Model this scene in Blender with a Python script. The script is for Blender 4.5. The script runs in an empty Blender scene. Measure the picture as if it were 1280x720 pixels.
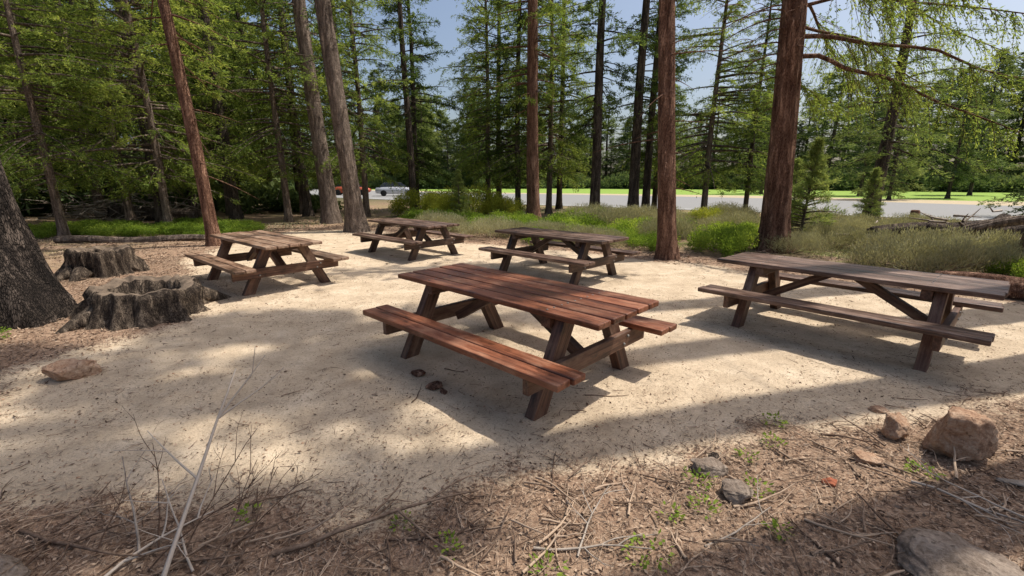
import bpy, bmesh, math
import numpy as np
from mathutils import Vector, Matrix, noise as mnoise
rng=np.random.default_rng(11)
sc=bpy.context.scene
col=sc.collection

# ------------------------------------------------------------ helpers
class MB:
    def __init__(s): s.v=[];s.f=[];s.m=[];s.c=[];s.n=0;s.sm=[]
    def add(s,v,f,mat=0,c=0.5,smooth=False):
        v=np.asarray(v,dtype=np.float32).reshape(-1,3); f=np.asarray(f,dtype=np.int64).reshape(-1,4)
        s.v.append(v); s.f.append(f+s.n); s.n+=len(v)
        s.m.append(np.full(len(f),mat,dtype=np.int32) if np.isscalar(mat) else np.asarray(mat,dtype=np.int32))
        s.sm.append(np.full(len(f),smooth,dtype=bool))
        s.c.append(np.broadcast_to(np.asarray(c,dtype=np.float32),(len(v),)).copy())
    def mesh(s,name,mats):
        v=np.concatenate(s.v);f=np.concatenate(s.f)
        me=bpy.data.meshes.new(name)
        me.vertices.add(len(v)); me.vertices.foreach_set('co',v.ravel())
        me.loops.add(len(f)*4); me.loops.foreach_set('vertex_index',f.astype(np.int32).ravel())
        me.polygons.add(len(f)); me.polygons.foreach_set('loop_start',np.arange(0,len(f)*4,4,dtype=np.int32))
        me.polygons.foreach_set('material_index',np.concatenate(s.m))
        me.polygons.foreach_set('use_smooth',np.concatenate(s.sm))
        a=me.attributes.new('cv','FLOAT','POINT'); a.data.foreach_set('value',np.concatenate(s.c))
        me.update(calc_edges=True)
        for m in mats: me.materials.append(m)
        return me
def obj(name,me,loc=(0,0,0),rz=0,scale=1,parent=None):
    o=bpy.data.objects.new(name,me); col.objects.link(o)
    o.location=loc; o.rotation_euler=(0,0,rz)
    o.scale=(scale,)*3 if np.isscalar(scale) else scale
    if parent: o.parent=parent
    return o
def nrm(a): return a/np.maximum(np.linalg.norm(a,axis=-1,keepdims=True),1e-9)

def hsh(ix,iy,seed):
    h=np.sin(ix*127.1+iy*311.7+seed*74.7)*43758.5453
    return h-np.floor(h)
def vn(x,y,seed=0):
    xi=np.floor(x);yi=np.floor(y);fx=x-xi;fy=y-yi
    fx=fx*fx*(3-2*fx);fy=fy*fy*(3-2*fy)
    a=hsh(xi,yi,seed);b=hsh(xi+1,yi,seed);c=hsh(xi,yi+1,seed);d=hsh(xi+1,yi+1,seed)
    return (a*(1-fx)+b*fx)*(1-fy)+(c*(1-fx)+d*fx)*fy
def fbm(x,y,seed=0,o=4):
    r=0;a=.5
    for i in range(o):
        r=r+a*vn(x*2**i,y*2**i,seed+i*3); a*=.5
    return r

SAND=np.array([(-2.9,2.0),(-3.6,2.6),(-4.5,3.6),(-4.2,4.6),(-3.9,5.2),(-4.9,6.6),(-7.0,9.4),(-7.6,11.5),(-7.3,15.0),(-5.2,15.8),(-3.2,13.6),(-1.1,12.2),
 (1.0,10.9),(3.1,9.3),(4.2,8.6),(5.6,6.9),(7.2,5.9),(8.5,4.2),(7.0,3.2),(3.9,3.1),(2.5,2.85),(1.1,2.5),(0.35,2.45),(-.09,2.2),(-.77,1.95),(-1.7,1.98)])
def sdist(x,y):
    P=SAND;n=len(P);d=np.full(x.shape,1e9);ins=np.zeros(x.shape,bool)
    for i in range(n):
        a=P[i];b=P[(i+1)%n];e=b-a
        t=np.clip(((x-a[0])*e[0]+(y-a[1])*e[1])/(e@e),0,1)
        d=np.minimum(d,np.hypot(x-a[0]-t*e[0],y-a[1]-t*e[1]))
        c=((a[1]>y)!=(b[1]>y))&(x<(b[0]-a[0])*(y-a[1])/((b[1]-a[1]) if b[1]!=a[1] else 1e-9)+a[0])
        ins^=c
    return np.where(ins,d,-d)
def sandmask(x,y):
    d=sdist(x,y)+(fbm(x*1.6,y*1.6,5)-.47)*.7+(vn(x*9,y*9,8)-.5)*.16
    return np.clip(d/.50+.5,0,1)
def height(x,y):
    m=sandmask(x,y)
    r=np.hypot(x,y-4)
    fall=np.clip((22-r)/8,0,1)
    duff=.05*(fbm(x*1.3,y*1.3,2)-.2)+.035*fbm(x*6,y*6,4)
    sand=.018*fbm(x*1.1,y*1.1,9)+.013*vn(x*5,y*5,3)+.009*vn(x*13,y*13,6)
    return (duff*(1-m)+sand*m)*fall+.0

# ------------------------------------------------------------ materials
def newmat(name):
    m=bpy.data.materials.new(name); m.use_nodes=True; nt=m.node_tree; nt.nodes.clear()
    out=nt.nodes.new('ShaderNodeOutputMaterial'); b=nt.nodes.new('ShaderNodeBsdfPrincipled')
    nt.links.new(b.outputs[0],out.inputs[0])
    return m,nt,b,out
def N(nt,t,**k):
    n=nt.nodes.new(t)
    for a,v in k.items(): setattr(n,a,v)
    return n
def noi(nt,vec,scale,detail=5,rough=.6,dist=0):
    n=N(nt,'ShaderNodeTexNoise'); n.inputs['Scale'].default_value=scale;n.inputs['Detail'].default_value=detail
    n.inputs['Roughness'].default_value=rough;n.inputs['Distortion'].default_value=dist
    if vec is not None: nt.links.new(vec,n.inputs['Vector'])
    return n.outputs[0]
def ramp(nt,fac,stops):
    r=N(nt,'ShaderNodeValToRGB'); e=r.color_ramp.elements
    while len(e)<len(stops): e.new(.5)
    for i,(p,c) in enumerate(stops):
        e[i].position=p; e[i].color=(c[0],c[1],c[2],1) if not np.isscalar(c) else (c,c,c,1)
    nt.links.new(fac,r.inputs[0]); return r.outputs[0]
def mixc(nt,fac,a,b,mode='MIX'):
    m=N(nt,'ShaderNodeMix',data_type='RGBA',blend_type=mode)
    for s,v in ((0,fac),(6,a),(7,b)):
        if hasattr(v,'links') : nt.links.new(v,m.inputs[s])
        elif s==0: m.inputs[0].default_value=v
        else: m.inputs[s].default_value=(v[0],v[1],v[2],1)
    return m.outputs[2]
def mth(nt,op,a,b=None,clamp=False):
    m=N(nt,'ShaderNodeMath',operation=op); m.use_clamp=clamp
    for i,v in enumerate((a,b)):
        if v is None: continue
        if hasattr(v,'links'): nt.links.new(v,m.inputs[i])
        else: m.inputs[i].default_value=v
    return m.outputs[0]
def bump(nt,h,b,strength=.5,dist=.01,prev=None):
    n=N(nt,'ShaderNodeBump'); n.inputs['Strength'].default_value=strength;n.inputs['Distance'].default_value=dist
    nt.links.new(h,n.inputs['Height'])
    if prev is not None: nt.links.new(prev,n.inputs['Normal'])
    if b is not None: nt.links.new(n.outputs[0],b.inputs['Normal'])
    return n.outputs[0]
def mapv(nt,sx,sy,sz,src='Object',attr=None):
    if attr:
        t=N(nt,'ShaderNodeAttribute',attribute_name=attr).outputs['Vector']
    else: t=N(nt,'ShaderNodeTexCoord').outputs[src]
    m=N(nt,'ShaderNodeMapping'); m.inputs['Scale'].default_value=(sx,sy,sz)
    nt.links.new(t,m.inputs['Vector']); return m.outputs[0]
def attr(nt,name): return N(nt,'ShaderNodeAttribute',attribute_name=name).outputs['Fac']

def leafmat(name,dark,mid,light,trans=.35):
    m,nt,b,out=newmat(name)
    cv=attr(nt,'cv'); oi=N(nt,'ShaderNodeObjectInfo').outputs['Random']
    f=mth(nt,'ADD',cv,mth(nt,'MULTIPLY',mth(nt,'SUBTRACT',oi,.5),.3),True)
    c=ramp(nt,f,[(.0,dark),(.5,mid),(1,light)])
    nt.nodes.remove(b)
    b=N(nt,'ShaderNodeBsdfDiffuse'); nt.links.new(c,b.inputs[0])
    t=N(nt,'ShaderNodeBsdfTranslucent')
    c2=mixc(nt,1.0,c,(1.4,1.35,.8),'MULTIPLY'); nt.links.new(c2,t.inputs[0])
    mx=N(nt,'ShaderNodeMixShader'); mx.inputs[0].default_value=trans
    nt.links.new(b.outputs[0],mx.inputs[1]);nt.links.new(t.outputs[0],mx.inputs[2]);nt.links.new(mx.outputs[0],out.inputs[0])
    return m
def barkmat(name,c0,c1,c2,sc_=1.0,strength=1.0):
    m,nt,b,out=newmat(name)
    v=mapv(nt,7*sc_,7*sc_,1.1*sc_)
    n1=noi(nt,v,1.6,8,.65,.4)
    v2=mapv(nt,22*sc_,22*sc_,5*sc_); n2=noi(nt,v2,1.5,5,.6)
    v3=mapv(nt,.8,.8,.35); n3=noi(nt,v3,1.0,3)
    v4=mapv(nt,16*sc_,16*sc_,2.6*sc_); vo=N(nt,'ShaderNodeTexVoronoi',feature='DISTANCE_TO_EDGE'); nt.links.new(v4,vo.inputs['Vector'])
    crack=ramp(nt,vo.outputs[0],[(.0,0),(.16,1)])
    h=mth(nt,'ADD',mth(nt,'MULTIPLY',n1,.75),mth(nt,'MULTIPLY',n2,.3))
    h=mth(nt,'ADD',h,mth(nt,'MULTIPLY',mth(nt,'SUBTRACT',crack,.6),.14))
    c=ramp(nt,h,[(.38,c0),(.52,c1),(.70,c2)])
    c=mixc(nt,mth(nt,'MULTIPLY',n3,.4),c,(c1[0]*.7,c1[1]*.75,c1[2]*.85))
    nt.links.new(c,b.inputs['Base Color']); b.inputs['Roughness'].default_value=.9
    b.inputs['Specular IOR Level'].default_value=.15
    hh=ramp(nt,h,[(.36,0),(.62,1)])
    bump(nt,hh,b,strength,.04/sc_)
    return m
def simplemat(name,c0,c1,scale=8,rough=.9,bs=.5,bd=.01,spec=.2):
    m,nt,b,out=newmat(name)
    v=mapv(nt,1,1,1); n=noi(nt,v,scale,8,.65); cv=attr(nt,'cv')
    f=mth(nt,'ADD',mth(nt,'MULTIPLY',n,.8),mth(nt,'MULTIPLY',mth(nt,'SUBTRACT',cv,.4),.7),True)
    c=ramp(nt,f,[(.25,c0),(.7,c1)])
    nt.links.new(c,b.inputs['Base Color']); b.inputs['Roughness'].default_value=rough
    b.inputs['Specular IOR Level'].default_value=spec
    bump(nt,n,b,bs,bd); return m
def rockmat(name,c0,c1,c2):
    m,nt,b,out=newmat(name); v=mapv(nt,1,1,1)
    n=noi(nt,v,9,9,.72); n2=noi(nt,v,60,5,.7); n3=noi(nt,v,22,4,.6)
    f=mth(nt,'ADD',mth(nt,'MULTIPLY',n,.65),mth(nt,'MULTIPLY',n2,.4))
    c=ramp(nt,f,[(.36,c0),(.5,c1),(.66,c2)])
    c=mixc(nt,ramp(nt,n3,[(.58,0),(.66,.7)]),c,(c0[0]*.6,c0[1]*.6,c0[2]*.6))
    nt.links.new(c,b.inputs['Base Color']); b.inputs['Roughness'].default_value=.93; b.inputs['Specular IOR Level'].default_value=.15
    p=bump(nt,n,None,.9,.03); p=bump(nt,n3,None,.7,.012,p); bump(nt,n2,b,.8,.005,p); return m

M_fir=leafmat('fir_foliage',(.038,.066,.022),(.11,.16,.05),(.24,.295,.09),.45)
M_cedar=leafmat('cedar_foliage',(.06,.10,.028),(.185,.25,.065),(.36,.41,.11),.5)
M_far=leafmat('distant_foliage',(.045,.07,.036),(.11,.155,.065),(.21,.25,.10),.33)
M_farb=leafmat('distant_light_foliage',(.08,.115,.045),(.18,.23,.085),(.30,.34,.13),.33)
M_pine=leafmat('pine_needles',(.07,.11,.035),(.16,.22,.07),(.29,.34,.12),.38)
M_bushg=leafmat('green_bush_leaves',(.07,.12,.02),(.19,.28,.045),(.37,.44,.08),.4)
M_bushy=leafmat('yellow_green_leaves',(.15,.18,.035),(.34,.37,.06),(.55,.52,.10),.4)
M_sage=leafmat('sage_leaves',(.15,.145,.085),(.31,.295,.18),(.49,.46,.30),.25)
M_barkr=barkmat('red_bark',(.055,.025,.016),(.25,.125,.080),(.50,.30,.20))
M_barkg=barkmat('grey_bark',(.05,.036,.028),(.23,.17,.13),(.46,.36,.28))
M_barkd=barkmat('dark_bark',(.022,.017,.014),(.105,.077,.060),(.27,.21,.16),.8,1.0)
M_barko=barkmat('old_dark_bark',(.008,.006,.005),(.045,.034,.027),(.14,.108,.086),.7,1.0)
M_dead=simplemat('dead_wood',(.14,.11,.085),(.46,.39,.32),20)
M_twig=simplemat('twig_brown',(.10,.06,.040),(.44,.32,.225),30)
M_stumpwood=barkmat('stump_wood',(.014,.011,.009),(.095,.069,.051),(.33,.255,.185),1.2,1.0)
M_stumptop=simplemat('stump_top_wood',(.05,.036,.027),(.28,.21,.15),9,.9,.9,.02)
M_rock=rockmat('rock_tan',(.17,.085,.05),(.38,.235,.15),(.56,.41,.29))
M_rockg=rockmat('rock_grey',(.095,.068,.050),(.215,.165,.128),(.37,.30,.24))
M_redrock=simplemat('rock_red',(.22,.06,.03),(.42,.15,.08),12)

# ground
def groundmat():
    m,nt,b,out=newmat('forest_ground')
    v=mapv(nt,1,1,1); s=attr(nt,'sand')
    nA=noi(nt,v,7,6,.65); nB=noi(nt,v,55,5,.7); nC=noi(nt,v,.9,4,.6); nD=noi(nt,v,260,3,.7); nE=noi(nt,v,2.6,5,.6)
    # duff
    d=ramp(nt,nB,[(.30,(.07,.042,.027)),(.43,(.20,.122,.080)),(.56,(.35,.232,.155)),(.72,(.55,.41,.29))])
    d=mixc(nt,ramp(nt,nA,[(.4,0),(.65,.6)]),d,(.36,.25,.17))
    far=attr(nt,'green')
    gcol=ramp(nt,nA,[(.3,(.09,.115,.03)),(.7,(.27,.28,.10))])
    gm=mth(nt,'MULTIPLY',far,ramp(nt,nC,[(.42,0),(.6,1)]))
    d=mixc(nt,gm,d,gcol)
    d=mixc(nt,attr(nt,'woods'),d,ramp(nt,nC,[(.3,(.045,.05,.022)),(.7,(.13,.12,.06))]))
    # sand
    a=ramp(nt,nE,[(.28,(.45,.345,.235)),(.55,(.62,.49,.345)),(.75,(.71,.58,.425))])
    a=mixc(nt,ramp(nt,nD,[(.30,.75),(.42,0)]),a,(.24,.175,.12))
    a=mixc(nt,ramp(nt,nD,[(.60,0),(.72,.5)]),a,(.84,.74,.59))
    a=mixc(nt,ramp(nt,nB,[(.36,.65),(.48,0)]),a,(.33,.25,.175))
    a=mixc(nt,ramp(nt,nA,[(.49,0),(.72,.6)]),a,(.41,.315,.22))
    f=mth(nt,'ADD',s,mth(nt,'MULTIPLY',mth(nt,'SUBTRACT',nB,.5),1.7))
    f=mth(nt,'ADD',f,mth(nt,'MULTIPLY',mth(nt,'SUBTRACT',nA,.5),.9))
    f=ramp(nt,f,[(.30,0),(.66,1)])
    c=mixc(nt,f,d,a)
    nt.links.new(c,b.inputs['Base Color']); b.inputs['Roughness'].default_value=.95; b.inputs['Specular IOR Level'].default_value=.15
    p=bump(nt,nA,None,.5,.04); p=bump(nt,nB,None,.8,.016,p); bump(nt,nD,b,.5,.004,p)
    return m
nx=620;ny=620
k=math.asinh(600/3.0)
gx=3*np.sinh(np.linspace(-k,k,nx)); gy=3*np.sinh(np.linspace(-k,k,ny))+3.2
X,Y=np.meshgrid(gx,gy); Xf=X.ravel();Yf=Y.ravel()
Z=height(Xf,Yf)
idx=np.arange(nx*ny).reshape(ny,nx)
q=np.stack([idx[:-1,:-1],idx[:-1,1:],idx[1:,1:],idx[1:,:-1]],-1).reshape(-1,4)
g=MB(); g.add(np.stack([Xf,Yf,Z],-1),q,0,.5,True)
me=g.mesh('ground',[groundmat()])
a=me.attributes.new('sand','FLOAT','POINT'); a.data.foreach_set('value',sandmask(Xf,Yf).astype(np.float32))
dist=-sdist(Xf,Yf)
gr=np.clip((dist-1.2)/2,0,1)*np.clip((Yf-5)/3,0,1)*np.where(Xf>-6,1,.35)
a=me.attributes.new('green','FLOAT','POINT'); a.data.foreach_set('value',gr.astype(np.float32))
a=me.attributes.new('woods','FLOAT','POINT'); a.data.foreach_set('value',np.clip((np.hypot(Xf,Yf)-30)/15,0,.9).astype(np.float32))
obj('ground',me)

# flat sheets
def sheet(name,near,far,z,mat):
    mb=MB(); n=len(near)
    v=np.array([(x,y,z) for x,y in near]+[(x,y,z) for x,y in far])
    f=[(i,i+1,n+i+1,n+i) for i in range(n-1)]
    mb.add(v,f); return obj(name,mb.mesh(name,[mat]))
m_as=simplemat('asphalt',(.19,.188,.185),(.30,.295,.285),60,.9,.3,.005)
near=[(90,-12),(45,6),(21,18.0),(13,24.5),(4,30),(-8,38),(-24,50),(-50,70)]
far=[(110,-2),(60,17),(33,31),(24,43),(12,52),(-4,60),(-20,72),(-45,95)]
sheet('parking_road',near,far,.02,m_as)
m_ver=simplemat('dry_verge',(.34,.27,.17),(.52,.43,.29),3)
far2=[(115,4),(66,24),(38,38),(28,50),(14,57),(-4,64),(-20,77),(-45,100)]
sheet('dirt_verge',far,far2,.012,m_ver)
m_fld=simplemat('field_grass',(.15,.25,.04),(.29,.40,.075),2)
far3=[(170,40),(120,60),(80,80),(60,90),(30,95),(-4,100),(-25,110),(-50,130)]
sheet('grass_field',far2,far3,.012,m_fld)
m_pt=simplemat('white_paint',(.6,.6,.58),(.8,.8,.78),20)
def off(pl,d):
    return [(x+d*.5,y+d*.8) for x,y in pl]
sheet('painted_road_line',off(near,.8),off(near,1.0),.028,m_pt)

# ------------------------------------------------------------ tubes & trees
def tube(mb,pts,rad,sides=6,mat=0,c=.5,flute=0,seed=0,ref=None,cap=False):
    pts=np.asarray(pts,float);K=len(pts);rad=np.asarray(rad,float)
    T=nrm(np.gradient(pts,axis=0))
    if ref is None:
        t0=T.mean(0); ref=np.array([0,0,1.]) if abs(t0[2])<.75*np.linalg.norm(t0) else np.array([1.,0,0])
    A=nrm(ref-T*(T@ref)[:,None]); B=np.cross(T,A)
    th=np.linspace(0,2*np.pi,sides,endpoint=False)
    R=np.broadcast_to(rad[:,None],(K,sides)).copy()
    if flute:
        zz=np.cumsum(np.r_[0,np.linalg.norm(np.diff(pts,axis=0),axis=1)])
        R*=1+flute*(vn(np.cos(th)[None]*3.2+seed+zz[:,None]*.15,np.sin(th)[None]*3.2+zz[:,None]*.5,seed)-.5)+flute*.5*(vn(np.cos(th)[None]*8+seed,np.sin(th)[None]*8+zz[:,None]*1.7,seed+3)-.5)
    v=pts[:,None]+A[:,None]*(np.cos(th)[None,:,None]*R[...,None])+B[:,None]*(np.sin(th)[None,:,None]*R[...,None])
    i=np.arange(K*sides).reshape(K,sides); j=np.roll(i,-1,1)
    q=np.stack([i[:-1],j[:-1],j[1:],i[1:]],-1).reshape(-1,4)
    v=v.reshape(-1,3)
    if cap:
        n0=len(v); v=np.concatenate([v,pts[-1:],pts[:1]])
        qq=[(i[-1][s],i[-1][(s+1)%sides],i[-1][(s+2)%sides],n0) for s in range(0,sides-1,2)]
        q2=[(i[0][s],n0+1,i[0][(s+2)%sides],i[0][(s+1)%sides]) for s in range(0,sides-1,2)]
        q=np.concatenate([q,qq,q2])
    mb.add(v,q,mat,c,True)
def leaves(mb,pos,ldir,ll,lw,c,mat=1,flat=.6):
    n=len(pos); up=np.array([0,0,1.])+rng.normal(0,flat,(n,3))
    w=nrm(np.cross(ldir,up)); L=ll*rng.uniform(.6,1.3,(n,1)); W=lw*rng.uniform(.7,1.3,(n,1))
    v=np.stack([pos,pos+ldir*L*.45+w*W*.5,pos+ldir*L,pos+ldir*L*.45-w*W*.5],1).reshape(-1,3)
    q=np.arange(4*n).reshape(n,4)
    mb.add(v,q,mat,np.repeat(np.clip(c,0,1),4))
def branch(mb,o,az,L,elev,droop,rad,ntw,nl,ll,lw,hang=.3,cv=.5,s0=.2,pts=None,tw=.42,bmat=0,twigs=False,flat=.6):
    o=np.asarray(o,float)
    d=np.array([math.cos(az)*math.cos(elev),math.sin(az)*math.cos(elev),math.sin(elev)])
    side=np.array([-math.sin(az),math.cos(az),0.])
    if pts is None:
        def P(s): 
            p=o+d*L*s[:,None]; p[:,2]-=droop*L*s**2; return p
    else:
        pp=np.asarray(pts,float); tt=np.linspace(0,1,len(pp))
        def P(s): return np.stack([np.interp(s,tt,pp[:,i]) for i in range(3)],-1)
    ks=np.linspace(0,1,6 if pts is None else 14)
    tube(mb,P(ks),rad*(1-.85*ks),4 if pts is None else 7,bmat,.5)
    if ntw==0: return
    ts=1-(1-s0)*rng.uniform(0,1,ntw)**.85; sg=rng.choice([-1,1],ntw)
    tl=L*(.10+tw*(1-ts))*rng.uniform(.55,1.15,ntw)
    td=side*(sg*.8)[:,None]+d*rng.uniform(.3,.9,(ntw,1))+rng.normal(0,.18,(ntw,3)); td[:,2]-=hang*rng.uniform(.2,1.2,ntw)
    td=nrm(td); base=P(ts)
    r=rng.uniform(.03,1,(ntw,nl))
    pos=base[:,None]+td[:,None]*(tl[:,None]*r)[...,None]
    pos[...,2]-=hang*.5*tl[:,None]*r**2
    if twigs:
        for i in range(ntw):
            rr=np.linspace(0,1,3); p=base[i]+td[i]*(tl[i]*rr)[:,None]; p[:,2]-=hang*.5*tl[i]*rr**2
            tube(mb,p,[.006,.004,.002],3,bmat,.5)
    ld=nrm(td[:,None]+rng.normal(0,.45,(ntw,nl,3)))
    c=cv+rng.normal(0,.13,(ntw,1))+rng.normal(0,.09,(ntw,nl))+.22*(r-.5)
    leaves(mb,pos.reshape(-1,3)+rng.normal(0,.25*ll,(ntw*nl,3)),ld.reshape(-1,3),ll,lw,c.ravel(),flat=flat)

def conifer(H=14,r0=.25,cb=2,cr=2.5,nbr=110,ntw=20,nl=14,ll=.11,lw=.035,lean=(0,0),hang=.3,seed=0,mats=None,sides=12,flute=.1,
            wob=.1,dead=0,pw=.8,cv=.5,el0=-.15,el1=.5,name='tree',gap=.25,flare=.6,deadz=None,nomesh=False,bpow=1.05,fmin=.55):
    mb=MB(); K=26
    t=np.linspace(0,1,K)**1.5; z=t*H
    px=lean[0]*z+wob*np.sin(z*.45+seed)*(z/H+.05); py=lean[1]*z+wob*np.cos(z*.37+seed*2)*(z/H+.05)
    pts=np.stack([px,py,z-.08*(t==0)],-1)
    rad=r0*(1-t)**.75*.95+.012+r0*flare*np.exp(-z/(.9*r0+.1))
    tube(mb,pts,rad,sides,0,.5,flute,seed,ref=np.array([1.,0,0]))
    def axis(zz): return np.array([np.interp(zz,z,px),np.interp(zz,z,py),zz])
    clump=rng.uniform(.6,1.2,24)
    for i in range(nbr):
        qh=(i+rng.uniform())/nbr; qh=qh**bpow
        if rng.uniform()<gap*.5: continue
        zz=cb+(H*.985-cb)*qh; az=rng.uniform(0,2*np.pi)
        R=cr*((1-qh)**pw*.93+.06)*min(1,fmin+qh*5)*rng.uniform(.65,1.15)*clump[int(az/6.2832*6)%6+6*int(min(3,qh*4))]
        el=el0+(el1-el0)*qh+rng.normal(0,.08)
        f=max(.25,min(1,R/cr))
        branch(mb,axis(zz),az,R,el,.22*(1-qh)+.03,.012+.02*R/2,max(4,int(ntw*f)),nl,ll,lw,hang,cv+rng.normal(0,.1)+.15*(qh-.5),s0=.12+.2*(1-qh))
    dz=deadz or (1.5,cb+1)
    for i in range(dead):
        zz=rng.uniform(*dz);az=rng.uniform(0,2*np.pi);L=rng.uniform(.4,1.7)
        branch(mb,axis(zz),az,L,rng.uniform(-.35,.15),.15,.016,0,0,0,0)
    if nomesh: return mb,axis
    return mb.mesh(name,mats)

# near named trees -------------------------------------------------
def T(name,x,y,**k):
    me=conifer(name=name,**k); o=obj(name,me,(x,y,0)); return o
T('cedar_tree',-7.8,11.7,H=17,r0=.15,cb=4.4,cr=2.4,nbr=65,lean=(-.045,0),seed=1,mats=[M_barkr,M_cedar],dead=8,wob=.2,cv=.6,ntw=20,lw=.028,nl=18)
T('pine_tree',-7.2,18,H=24,r0=.30,cb=7,cr=2.7,nbr=65,lean=(-.055,0),seed=2,mats=[M_barkg,M_fir],dead=14,sides=20,ntw=20,flute=.15)
T('pine_tree',-5.2,15.1,H=24,r0=.29,cb=7,cr=2.6,nbr=65,lean=(-.07,0),seed=3,mats=[M_barkg,M_fir],dead=14,sides=20,ntw=20,flute=.15)
T('cedar_tree',.86,18,H=20,r0=.25,cb=4.2,cr=3.1,nbr=110,lean=(-.02,0),seed=4,mats=[M_barkr,M_cedar],dead=10,sides=16,ntw=24,cv=.33,hang=.5,lw=.030,nl=20,pw=.6)
T('pine_tree',3.4,9.7,H=17,r0=.19,cb=5.2,cr=1.7,nbr=34,lean=(-.085,0),seed=5,mats=[M_barkr,M_fir],dead=18,sides=24,ntw=18,flute=.15,hang=.5,lw=.026,nl=16)
# big right cedar with hand-placed limbs
mb,ax=conifer(H=17,r0=.30,cb=6.4,cr=2.1,nbr=28,ntw=18,lean=(-.055,0),seed=6,dead=0,sides=36,flute=.22,nomesh=True)
def L_(z): a=ax(z); return a
for (z,az,L,el,dr) in [(4.6,3.0,1.6,.25,.5),(4.2,3.4,1.3,.1,.5),(5.1,2.9,1.8,.2,.6),(3.9,3.1,1.0,.3,.6),(4.9,3.6,1.5,0,.4),(5.4,2.7,2.0,.1,.5),(3.3,3.3,.7,.2,.5),(5.0,4.2,1.2,0,.3),(4.5,4.6,.9,.1,.4),(5.7,3.2,1.8,.2,.5),(5.2,3.3,1.4,.3,.5),(4.4,2.8,1.2,.3,.7)]:
    branch(mb,L_(z),az,L,el,dr,.02,0,0,0,0)
    p=L_(z)+np.array([math.cos(az)*L*.5,math.sin(az)*L*.5,.1])
    branch(mb,p,az+.5,L*.5,.2,.5,.010,0,0,0,0); branch(mb,p,az-.6,L*.4,-.1,.5,.008,0,0,0,0)
limbs=[ [(0,0,4.35),(.5,-.2,4.3),(1.0,-.4,4.0),(1.6,-.8,3.75),(2.2,-1.1,3.3),(2.9,-1.5,2.95),(3.6,-1.9,2.55)],
        [(0,0,4.75),(.6,-.3,4.7),(1.3,-.7,4.35),(2.1,-1.2,4.2),(3.0,-1.6,3.6),(3.8,-2.2,3.3)],
        [(0,0,5.3),(.8,-.4,5.5),(1.6,-1.0,5.2),(2.5,-1.6,4.8),(3.4,-2.4,4.3)],
        [(0,0,5.0),(.9,.4,5.1),(1.9,.6,4.8),(3.2,.7,4.2),(4.2,.8,3.7)],
        [(0,0,4.1),(.3,.4,4.15),(.9,.9,3.9),(1.7,1.3,3.75),(2.6,1.6,3.4)],
        [(0,0,5.6),(.3,-.9,5.4),(.8,-1.9,5.0),(1.5,-2.7,4.7)],
        [(0,0,5.8),(.9,-.1,5.7),(2.0,-.3,5.3),(3.1,-.4,4.8),(4.3,-.6,4.2)],
        [(0,0,5.5),(.7,.5,5.5),(1.5,1.2,5.1),(2.6,2.0,4.5),(3.6,2.5,3.9)] ]
for i,lp in enumerate(limbs):
    lp=np.array(lp,float); lp[:,:2]+=L_(lp[0,2])[:2]; lp[1:]+=rng.normal(0,.05,(len(lp)-1,3))
    d=lp[-1]-lp[0]; az=math.atan2(d[1],d[0])
    branch(mb,lp[0],az,np.linalg.norm(d),-.3,0,.055 if i<2 else .04,54,34,.085,.022,hang=.9,cv=.62,s0=.28,pts=lp,tw=.26,twigs=True,flat=.8)
obj('cedar_tree',mb.mesh('cedar_tree',[M_barkr,M_cedar]),(6.35,10.8,0))
# mid ground others
T('pine_tree',15.2,19.2,H=13,r0=.26,cb=2.6,cr=3.4,nbr=80,seed=7,mats=[M_barkd,M_pine],dead=8,ntw=20,nl=18,ll=.17,lw=.03,lean=(.02,0),gap=.5,pw=.5)
T('pine_tree',3.9,21.5,H=19,r0=.24,cb=3.8,cr=2.9,nbr=95,seed=8,mats=[M_barkd,M_fir],dead=6,ntw=20,cv=.35,ll=.15,lw=.038,nl=18,pw=.6)
T('pine_tree',5.9,22.2,H=19,r0=.26,cb=4.0,cr=2.6,nbr=75,seed=9,mats=[M_barkd,M_fir],dead=6,ntw=20,cv=.4,ll=.14,lw=.034,nl=17,pw=.6)
T('pine_tree',6.7,22.8,H=17,r0=.2,cb=4.4,cr=2.2,nbr=55,seed=10,mats=[M_barkd,M_fir],dead=6,ntw=18,cv=.5,ll=.14,lw=.034,nl=17,pw=.6)
# huge leaning trunk at left edge
T('old_pine_tree',-6.4,5.3,H=22,r0=.56,cb=9,cr=2.6,nbr=36,ntw=12,lean=(-.14,.03),seed=12,mats=[M_barko,M_fir],sides=96,flute=.34,dead=0,flare=.60,wob=.02)

# shared young conifers
young=[conifer(H=12,r0=.13,cb=1.9,cr=3.2,nbr=150,ntw=24,nl=22,ll=.105,lw=.027,seed=20+i,mats=[M_barkg,M_cedar],dead=4,hang=.55,cv=.55,pw=.5,name='young_cedar_%d'%i) for i in range(2)]
firs=[conifer(H=15,r0=.15,cb=1.7,cr=2.9,nbr=160,ntw=22,nl=20,ll=.14,lw=.034,seed=30+i,mats=[M_barkd,M_fir],dead=4,hang=.3,cv=.44,pw=.6,name='fir_%d'%i) for i in range(2)]
pos=[(0,-11.6,15.2,.95),(1,-9.2,18.6,1.05),(0,-15.6,18.5,1.1),(1,-17.5,14.0,1),(0,-14.0,22.5,1.15),(1,-10.8,23.5,1.1),(1,-20.5,18.5,1.1),(0,1.9,23.5,1.15),(1,-1.3,25,1.1),(0,9.3,22.0,1.1),(1,-13.2,13.2,.85),(0,-6.9,21.5,1.1)]
for i,x,y,s in pos: obj('young_cedar_tree',young[i],(x,y,0),rng.uniform(0,6.28),s)
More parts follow.
